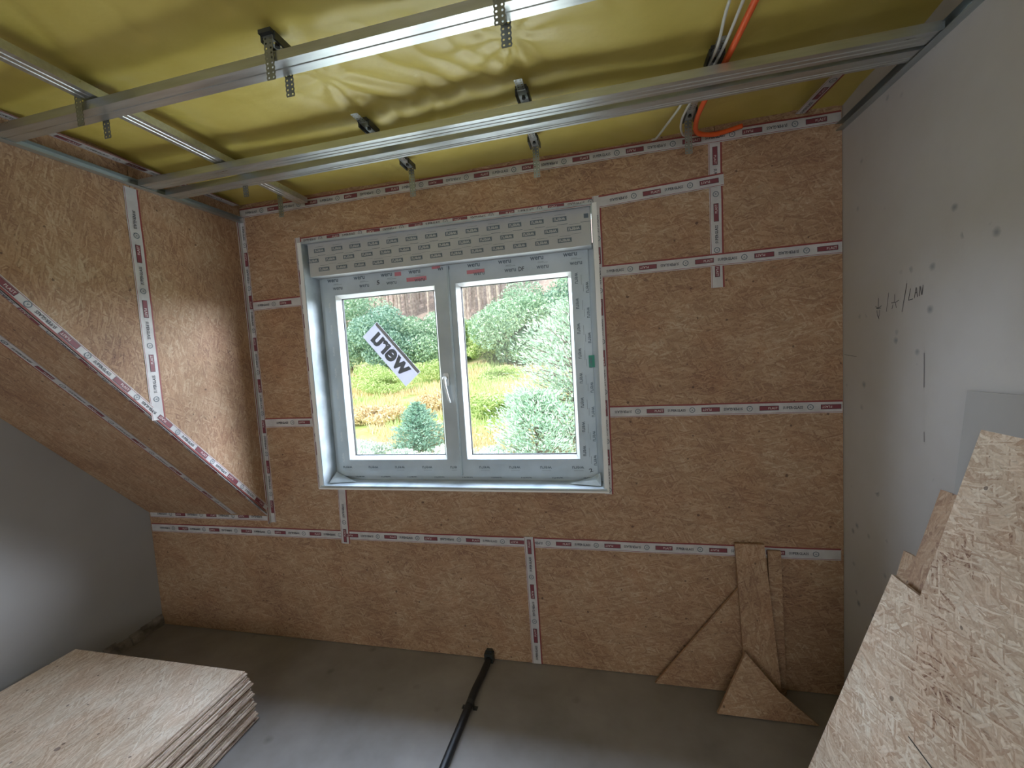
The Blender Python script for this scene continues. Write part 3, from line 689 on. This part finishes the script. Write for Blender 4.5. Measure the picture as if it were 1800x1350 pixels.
for x in (-.729, -.671): b.tube([(x, 1.756, .003), (x, 1.756, .008)], .006, 8)
b.build('pipe_clamp', 'dark_plastic', pipe)
b = MB(); b.box(-.712, -.664, 2.045, 2.078, .002, .052); b.box(-.704, -.672, 2.058, 2.079, .045, .064); b.build('wall_sleeve', 'dark_plastic', pipe)

# ------------------------------------------------------------------ stack of boards at the left
NBD = 10; TB = .0235
for k in range(NBD):
    dx = [.020, .026, .010, .018, .004, .012, -.004, .006, -.008, -.016][k]+random.uniform(-.003, .003); dy = random.uniform(-.006, .006)
    x0, x1, yA, yE = -2.80+dx, -1.715+dx, -.95, 1.535+dy; z0 = .0005+k*.0240; h = TB
    # tongue on the right long edge
    prof = [(x0, 0), (x1-.002, 0), (x1, h*.16), (x1-.001, h*.30), (x1+.011, h*.36), (x1+.012, h*.50), (x1+.011, h*.64), (x1-.001, h*.70), (x1, h*.86), (x1-.002, h), (x0, h), (x0, h*.7), (x0+.01, h*.62), (x0+.01, h*.38), (x0, h*.3)]
    b = MB(); n = len(prof)
    A = [(u, yA, z0+v) for u, v in prof]; B2 = [(u, yE, z0+v) for u, v in prof]
    for i in range(n):
        j = (i+1) % n; mi = 0 if i in (0, 9) else 1
        loc = [(A[i][1], A[i][0], 0), (B2[i][1], B2[i][0], 0), (B2[j][1], B2[j][0], 0), (A[j][1], A[j][0], 0)] if mi == 0 else [(yA, i*.01, 0), (yE, i*.01, 0), (yE, i*.01+.01, 0), (yA, i*.01+.01, 0)]
        b.add([A[i], B2[i], B2[j], A[j]], [(3, 2, 1, 0)], mi, loc)
    b.add(A, [list(range(n))], 1, [(p[0], p[2], 0) for p in A]); b.add(B2, [list(range(n))[::-1]], 1, [(p[0], p[2], 0) for p in B2])
    lab = ['lowest sheet of the chipboard stack, lying on the concrete floor', 'second sheet from the bottom of the chipboard stack', 'third sheet from the bottom of the chipboard stack', 'fourth sheet from the bottom of the chipboard stack', 'fifth sheet from the bottom of the chipboard stack', 'sixth sheet from the bottom of the chipboard stack', 'fourth sheet from the top of the chipboard stack', 'third sheet from the top of the chipboard stack', 'sheet just under the topmost one of the chipboard stack', 'topmost sheet of the chipboard stack, pale broad face up'][k]
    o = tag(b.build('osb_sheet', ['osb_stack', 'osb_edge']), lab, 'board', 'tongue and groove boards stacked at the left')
    if k == NBD-1:
        b = MB(); zt = z0+h
        b.add([(-2.145+.012*math.cos(a), 1.075+.009*math.sin(a), zt+.0006) for a in [6.283*i/10 for i in range(10)]], [tuple(range(10))]); b.build('knot', 'bark', o)

# ------------------------------------------------------------------ boards leaning on the right wall
def lean(name, poly, xb, k, t, mat, label, cat='board', off=0, side='osb_edge', yref=1.35, mirrored=False):
    """poly in (y, height z); the board leans from x=xb on the floor towards the right wall, x = xb + k z"""
    s = math.sqrt(1+k*k); V = Vector((k, 0, 1)).normalized(); U = Vector((0, -1, 0))
    N = U.cross(V)      # towards +-x
    b = MB(); O = Vector((xb, 0, 0))
    tt = t if N.x > 0 else -t
    b.prism([(-yy, zz*s) for yy, zz in poly], O, U, V, tt, 0, 1)
    return tag(b.build(name, [mat, side]), label, cat, 'boards leaning on the right wall')
KB = (.985-.5)/1.42
# L-shaped large board in front
o = lean('osb_offcut', [(1.428, .010), (1.428, .932), (1.312, .932), (1.350, 1.428), (.62, 1.428), (.62, .010)], .497, KB, .014, 'osb_lit', 'largest pale notched board leaning in front at the right edge')
b = MB(); pr = Print((.497-.0008, 0, 0), -Y, Vector((KB, 0, 1)), (-1, 0, KB), .0004); pr.line([(-1.18, .667), (-1.09, .664), (-1.00, .666)], .0028, 0); pr.mb.build('saw_cut', ['dark_plastic'], o)
lean('osb_offcut', [(1.330, .010), (1.452, 1.188), (1.20, 1.200), (1.20, .010)], .515, (.952-.515)/1.19, .018, 'osb_upright', 'warm brown board edge showing behind the large pale board')
lean('osb_offcut', [(1.340, .010), (1.520, .965), (1.40, .975), (1.25, .010)], .545, (.90-.545)/.965, .015, 'osb_upright', 'short brown offcut, rearmost and lowest of the boards leaning right')
b = MB(); b.prism([(-1.43, .0), (-.85, .0), (-.85, 1.505), (-1.405, 1.490)], (.872, 0, .0), -Y, Vector((.118/1.49, 0, 1)), .011)
tag(b.build('plasterboard_sheet', 'plasterboard'), 'plain grey sheet leaning on the right wall behind the boards', 'board')
# offcuts at the foot of the back wall
def leanback(poly, yb0, k, t, label, mat='osb_wall', name='osb_offcut'):
    s = math.sqrt(1+k*k); V = Vector((0, k, 1)).normalized()
    b = MB(); b.prism([(x, z*s) for x, z in poly], (0, yb0, 0), X, V, t, 0, 0)
    return tag(b.build(name, mat), label, 'board', 'offcuts leaning on the back wall')
leanback([(.170, .003), (.640, .003), (.640, .585), (.575, .525)], 2.045, .035, .014, 'triangular offcut with a long slanted edge pointing left, behind the upright plank')
leanback([(.700, .003), (.755, .003), (.744, .690), (.690, .690)], 2.058, .018, .012, 'narrow upright strip just right of the upright plank')
leanback([(.565, .003), (.712, .003), (.672, .722), (.549, .722)], 1.985, .110, .018, 'upright plank leaning on the back wall in the right corner', 'osb_upright')
leanback([(.420, .003), (.820, .003), (.680, .115), (.556, .262)], 1.905, .22, .016, 'small triangular offcut lying in front of the upright plank')

# ------------------------------------------------------------------ pencil marks on the right wall
pr = Print((XR, 0, 0), -Y, Z, (-1, 0, 0), .0009)
def w2(px): return px
H = [[(-1.783, 1.802), (-1.795, 1.735)], [(-1.690, 1.822), (-1.713, 1.727)],
     [(-1.840, 1.790), (-1.842, 1.752)], [(-1.858, 1.760), (-1.842, 1.752), (-1.822, 1.760)], [(-1.853, 1.752), (-1.826, 1.751)], [(-1.850, 1.745), (-1.846, 1.725), (-1.836, 1.712)], [(-1.834, 1.745), (-1.834, 1.728), (-1.842, 1.716)],
     [(-1.750, 1.793), (-1.752, 1.765)], [(-1.768, 1.764), (-1.745, 1.764), (-1.728, 1.770)], [(-1.760, 1.758), (-1.765, 1.742)], [(-1.746, 1.762), (-1.742, 1.744)],
     [(-1.672, 1.802), (-1.682, 1.764), (-1.660, 1.766)], [(-1.655, 1.768), (-1.646, 1.802), (-1.640, 1.770)], [(-1.652, 1.784), (-1.642, 1.785)], [(-1.632, 1.772), (-1.629, 1.804), (-1.620, 1.774), (-1.616, 1.806)]]
for l in H: pr.line(l, .0022, 0)
pr.mb.build('handwriting', ['pencil'], wr)
pr = Print((XR, 0, 0), -Y, Z, (-1, 0, 0), .0009)
pr.line([(-1.608, 1.588), (-1.6075, 1.475)], .002, 0); pr.line([(-1.605, 1.33), (-1.604, 1.296)], .002, 0); pr.line([(-2.07, 1.575), (-1.98, 1.568)], .0016, 0)
pr.mb.build('pencil_line', ['pencil'], wr)

# ------------------------------------------------------------------ outdoors
def gz(x, y):
    pts = [(2.3, -1.2), (5, -1.0), (8, -.55), (14, -.12), (25, .45), (35, 1.5), (45, 4.2), (60, 10.5), (80, 21), (130, 52)]
    for (a, za), (b_, zb) in zip(pts[:-1], pts[1:]):
        if y <= b_: z = za+(zb-za)*max(0, (y-a))/(b_-a); break
    else: z = pts[-1][1]
    return z+.25*min(1, max(0, (y-6)/10))*noise.noise(Vector((x*.18, y*.18, 0)))
b = MB(); nx, ny = 90, 110; vs = []
for j in range(ny+1):
    y = 2.5+(j/ny)**1.8*118
    for i in range(nx+1): x = -95+130*i/nx; vs.append((x, y, gz(x, y)))
b.add(vs, [(j*(nx+1)+i, j*(nx+1)+i+1, (j+1)*(nx+1)+i+1, (j+1)*(nx+1)+i) for j in range(ny) for i in range(nx)])
tag(b.build('hillside', 'meadow_ground', smooth=True), kind='structure')
def leaves(mb, pts, size, rnd, el=1.6, mi=0, dirs=None):
    for i, p in enumerate(pts):
        s_ = size*rnd.uniform(.6, 1.3)
        a = Vector((rnd.gauss(0, 1), rnd.gauss(0, 1), rnd.gauss(0, 1))).normalized() if dirs is None else (dirs[i]+Vector((rnd.gauss(0, .35), rnd.gauss(0, .35), rnd.gauss(0, .35)))).normalized()
        c = a.cross(Vector((rnd.gauss(0, 1), rnd.gauss(0, 1), rnd.gauss(0, 1)))).normalized()
        mb.add([p-a*s_*el*.5, p+c*s_*.32, p+a*s_*el*.5, p-c*s_*.32], [(0, 1, 2, 3)], mi)
def blob_points(n, rx, ry, rz, rnd, lumps=14):
    L = []
    for _ in range(lumps):
        d = Vector((rnd.gauss(0, 1), rnd.gauss(0, 1), rnd.gauss(.05, .9))).normalized()
        L.append((Vector((d.x*rx*.62, d.y*ry*.62, rz+d.z*rz*.62)), rnd.uniform(.32, .52)))
    out = []
    while len(out) < n:
        c, r = L[rnd.randrange(lumps)]; d = Vector((rnd.gauss(0, 1), rnd.gauss(0, 1), rnd.gauss(0, 1))).normalized()*(rnd.random()**.25)
        p = c+Vector((d.x*rx*r, d.y*ry*r, d.z*rz*r))
        if p.z > .02: out.append(p)
    return out
def branches(mb, h, r, n, rnd, spread=.6, mi=0):
    mb.tube([(0, 0, -.1), (rnd.uniform(-.03, .03)*h, 0, h*.4), (rnd.uniform(-.05, .05)*h, rnd.uniform(-.05, .05)*h, h*.85)], [r, r*.7, r*.25], 6, mi)
    for _ in range(n):
        z = h*rnd.uniform(.12, .7); a = rnd.uniform(0, 6.28); l = h*spread*rnd.uniform(.35, .7)
        e = Vector((math.cos(a)*l, math.sin(a)*l, z+l*.55)); mb.tube([(0, 0, z), e*.5+Vector((0, 0, z*.45)), e], [r*.4, r*.25, r*.08], 5, mi)
def bush(loc, rx, rz, n, size, mat, label, seed, name='bush', cat='bush', src=None, group=None, ry=None):
    rnd = random.Random(seed); z = gz(loc[0], loc[1])-.05
    root = empty(name, (0, 0, 0), label, cat, group)
    mb = MB(); leaves(mb, blob_points(n, rx, ry or rx, rz, rnd), size, rnd); mb.build('foliage', mat, root, origin=(0, 0, 0))
    mb = MB(); branches(mb, rz*1.5, .03*rz+.01, 7, rnd); mb.build('trunk', 'bark', root, origin=(0, 0, 0))
    root.location = (loc[0], loc[1], z); return root
def D_(sx, y): return (sx*y, y)
# tall shrubs at the foot of the forest slope
for i, (sx, y, rx, rz, mat, lab) in enumerate((
    (-.665, 30, 3.3, 3.5, 'leaf_blue_green', 'large rounded blue-green tree outside, far left behind the pane'),
    (-.555, 29, 2.5, 2.7, 'leaf_dark', 'dark blue-green tree outside, behind the sticker on the left pane'),
    (-.455, 31, 3.0, 2.5, 'leaf_blue_green', 'rounded green tree outside, just right of the pane sticker'),
    (-.395, 33, 2.4, 2.2, 'leaf_blue_green', 'green tree outside, hidden partly by the middle window post'),
    (-.335, 34, 2.2, 1.9, 'leaf_yellow_green', 'yellow-green small tree outside at the left edge of the right pane'),
    (-.285, 30, 1.5, 1.5, 'leaf_yellow_green', 'low yellow-green tree in the meadow, upper left of the right pane'),
    (-.215, 28, 2.5, 2.7, 'leaf_blue_green', 'dense blue-green tree outside, upper middle of the right pane'),
    (-.130, 31, 3.4, 3.4, 'leaf_blue_green', 'tall pale green tree outside, upper right of the right pane'),
    (-.03, 30, 3.0, 3.6, 'leaf_dark', 'dark green tree outside at the far right of the view'))):
    bush((sx*y, y), rx*1.22, rz, 17000, .15, mat, lab, 40+i, 'deciduous_tree', 'tree')
for i, (sx, y, rx, rz, mat, lab) in enumerate((
    (-.625, 19, 1.3, .75, 'leaf_yellow_green', 'bright green broom bush in the meadow, far left of the left pane'),
    (-.555, 17.5, 1.1, .60, 'leaf_yellow_green', 'bright green broom bush in the meadow, below the pane sticker'),
    (-.440, 22, 1.2, .70, 'leaf_yellow_green', 'bright green broom bush right of the sticker, beside the window handle'),
    (-.250, 21, 1.2, .45, 'leaf_yellow_green', 'low green broom bush in the dry meadow of the right pane'),
    (-.285, 12.5, .9, .38, 'leaf_yellow_green', 'low green broom patch lower left of the right pane'),
    (-.610, 12, .9, .30, 'dry_grass', 'pale straw-coloured grass tuft in the lower left pane'),
    (-.425, 14, .8, .35, 'dry_grass', 'straw-coloured grass tuft behind the small spruce'))):
    bush((sx*y, y), rx*1.25, rz, 6000, .07, mat, lab, 60+i, 'broom_bush' if 'broom' in lab else 'grass_tuft', 'bush' if 'broom' in lab else 'grass')
for i, (sx, y, rx, rz, lab) in enumerate((
    (-.655, 7.6, .55, .26, 'white-flecked low shrub outside, lower left corner of the left pane'),
    (-.545, 7.4, .50, .20, 'white-flecked low shrub outside, in front of the small spruce'),
    (-.430, 7.5, .45, .24, 'white-flecked low shrub outside, lower right corner of the left pane'),
    (-.300, 7.4, .50, .22, 'white-flecked low shrub outside, lower left corner of the right pane'),
    (-.190, 7.2, .50, .18, 'white-flecked low shrub outside, bottom middle of the right pane'))):
    bush((sx*y, y), rx*1.3, rz*1.45, 5000, .035, 'blossom', lab, 80+i, 'flowering_shrub', 'shrub')
# tall dry grass of the meadow
b = MB(); rnd = random.Random(77); k = 0
while k < 26000:
    y = 7.5+24*rnd.random()**1.3; x = y*rnd.uniform(-.74, .02); g = noise.noise(Vector((x*.45, y*.45, 3)))
    if g < -.28: continue
    k += 1; z = gz(x, y); h = rnd.uniform(.10, .32)*(.7+.02*y); a = rnd.uniform(0, 6.28); wd = .008+.0012*y
    b.add([(x-wd*math.cos(a), y-wd*math.sin(a), z-.02), (x+wd*math.cos(a), y+wd*math.sin(a), z-.02), (x+rnd.gauss(0, .07), y+rnd.gauss(0, .07), z+h)], [(0, 1, 2)], 1 if g > .12 else 0)
tag(b.build('meadow_grass', ['dry_grass', 'leaf_yellow_green'], origin=(0, 0, 0)), 'tall straw-coloured and green meadow grass on the slope outside', 'grass', kind='stuff')
# conifers: whorls of drooping branches clothed in needles
def conifer(loc, h, r, whorls, per, size, mat, label, seed, pine=False, lean_=0):
    rnd = random.Random(seed); z0 = gz(loc[0], loc[1])-.05; root = empty('conifer', (0, 0, 0), label, 'tree')
    nb = MB(); tb = MB(); tb.tube([(0, 0, -.1), (lean_*.3, 0, h*.5), (lean_, 0, h)], [h*.022, h*.013, h*.003], 7)
    for k in range(whorls):
        t = (k+.5)/whorls; z = h*(.06+.92*t); n = per; L = r*((1-t)**(.75 if not pine else .45)+.06)
        for j in range(n):
            a = 6.283*(j/n)+k*1.3+rnd.uniform(-.3, .3); l = L*(rnd.uniform(.7, 1.1) if not pine else rnd.uniform(.45, 1.35)); up = (.25 if not pine else .55)*l
            s0 = Vector((lean_*t, 0, z)); e = s0+Vector((math.cos(a)*l, math.sin(a)*l, up*rnd.uniform(.2, 1)))
            tb.tube([s0, (s0+e)/2-Vector((0, 0, .05*l)), e], [h*.006, h*.0045, h*.002], 4)
            m_ = int((70 if not pine else 150)*l/L); pts = []; ds = []
            for q in range(m_):
                f = rnd.uniform(.15, 1.05) if not pine else rnd.uniform(.45, 1.1)
                p = s0.lerp(e, f)+Vector((rnd.gauss(0, 1), rnd.gauss(0, 1), rnd.gauss(0, .7)))*(.075*l*(1.6-f*.6) if not pine else .15*l); pts.append(p); ds.append((e-s0).normalized()+Vector((0, 0, .4)))
            leaves(nb, pts, size, rnd, el=2.6, dirs=ds)
    nb.build('needles', mat, root, origin=(0, 0, 0)); tb.build('trunk', 'bark', root, origin=(0, 0, 0)); root.location = (loc[0], loc[1], z0); return root
conifer((-.487*8.6, 8.6), 1.30, .80, 17, 10, .034, 'leaf_spruce', 'small bushy spruce outside, low in the left pane', 5)
conifer((-.075*8.8, 8.8), 3.15, 1.30, 17, 11, .036, 'leaf_pine', 'tall feathery pale green pine outside, filling the right of the right pane', 11, pine=True, lean_=.25)
conifer((-.175*8.0, 8.0), 1.45, .85, 11, 8, .034, 'leaf_pine', 'lower pale green pine outside, left of the tall pine', 13, pine=True)
# forest trunks on the slope
def pine_trunk(h, seed):
    rnd = random.Random(seed); root = empty('forest_pine', (0, 0, 0), 'slender bare pine trunk of the forest edge on the hill outside', 'tree', 'pine trunks on the hill outside')
    b = MB(); b.tube([(0, 0, -.5), (rnd.uniform(-.2, .2), 0, h*.5), (rnd.uniform(-.4, .4), 0, h)], [.17, .13, .05], 6); b.build('trunk', 'pale_bark', root, origin=(0, 0, 0))
    b = MB(); leaves(b, [Vector((rnd.gauss(0, .5), rnd.gauss(0, .5), h*rnd.uniform(.74, 1.02))) for _ in range(320)], .55, rnd); b.build('crown', 'leaf_dark', root, origin=(0, 0, 0))
    return root
protos = [pine_trunk(13+i, 200+i) for i in range(3)]; rnd = random.Random(3)
for i in range(66):
    y = rnd.uniform(42, 62); x = -y*(.62-.40*i/66)+rnd.uniform(-.4, .4)
    if i < 3: o = protos[i]; o.location = (x, y, gz(x, y))
    else: o = dup(protos[i % 3], (x, y, gz(x, y)))
# the fallen twigs by the lower right of the view
b = MB()
for p in ([(-1.35, 7.0, -.50), (-1.0, 7.0, -.42), (-.62, 6.9, -.36)], [(-1.0, 7.0, -.42), (-.85, 7.05, -.50), (-.75, 7.1, -.56)], [(-.9, 6.95, -.40), (-.7, 6.9, -.28)]):
    b.tube(p, [.018]+[.010]*(len(p)-1), 6)
tag(b.build('fallen_branch', 'bark', smooth=True), 'bare brown branch lying on pale ground, bottom right of the right pane', 'branch')
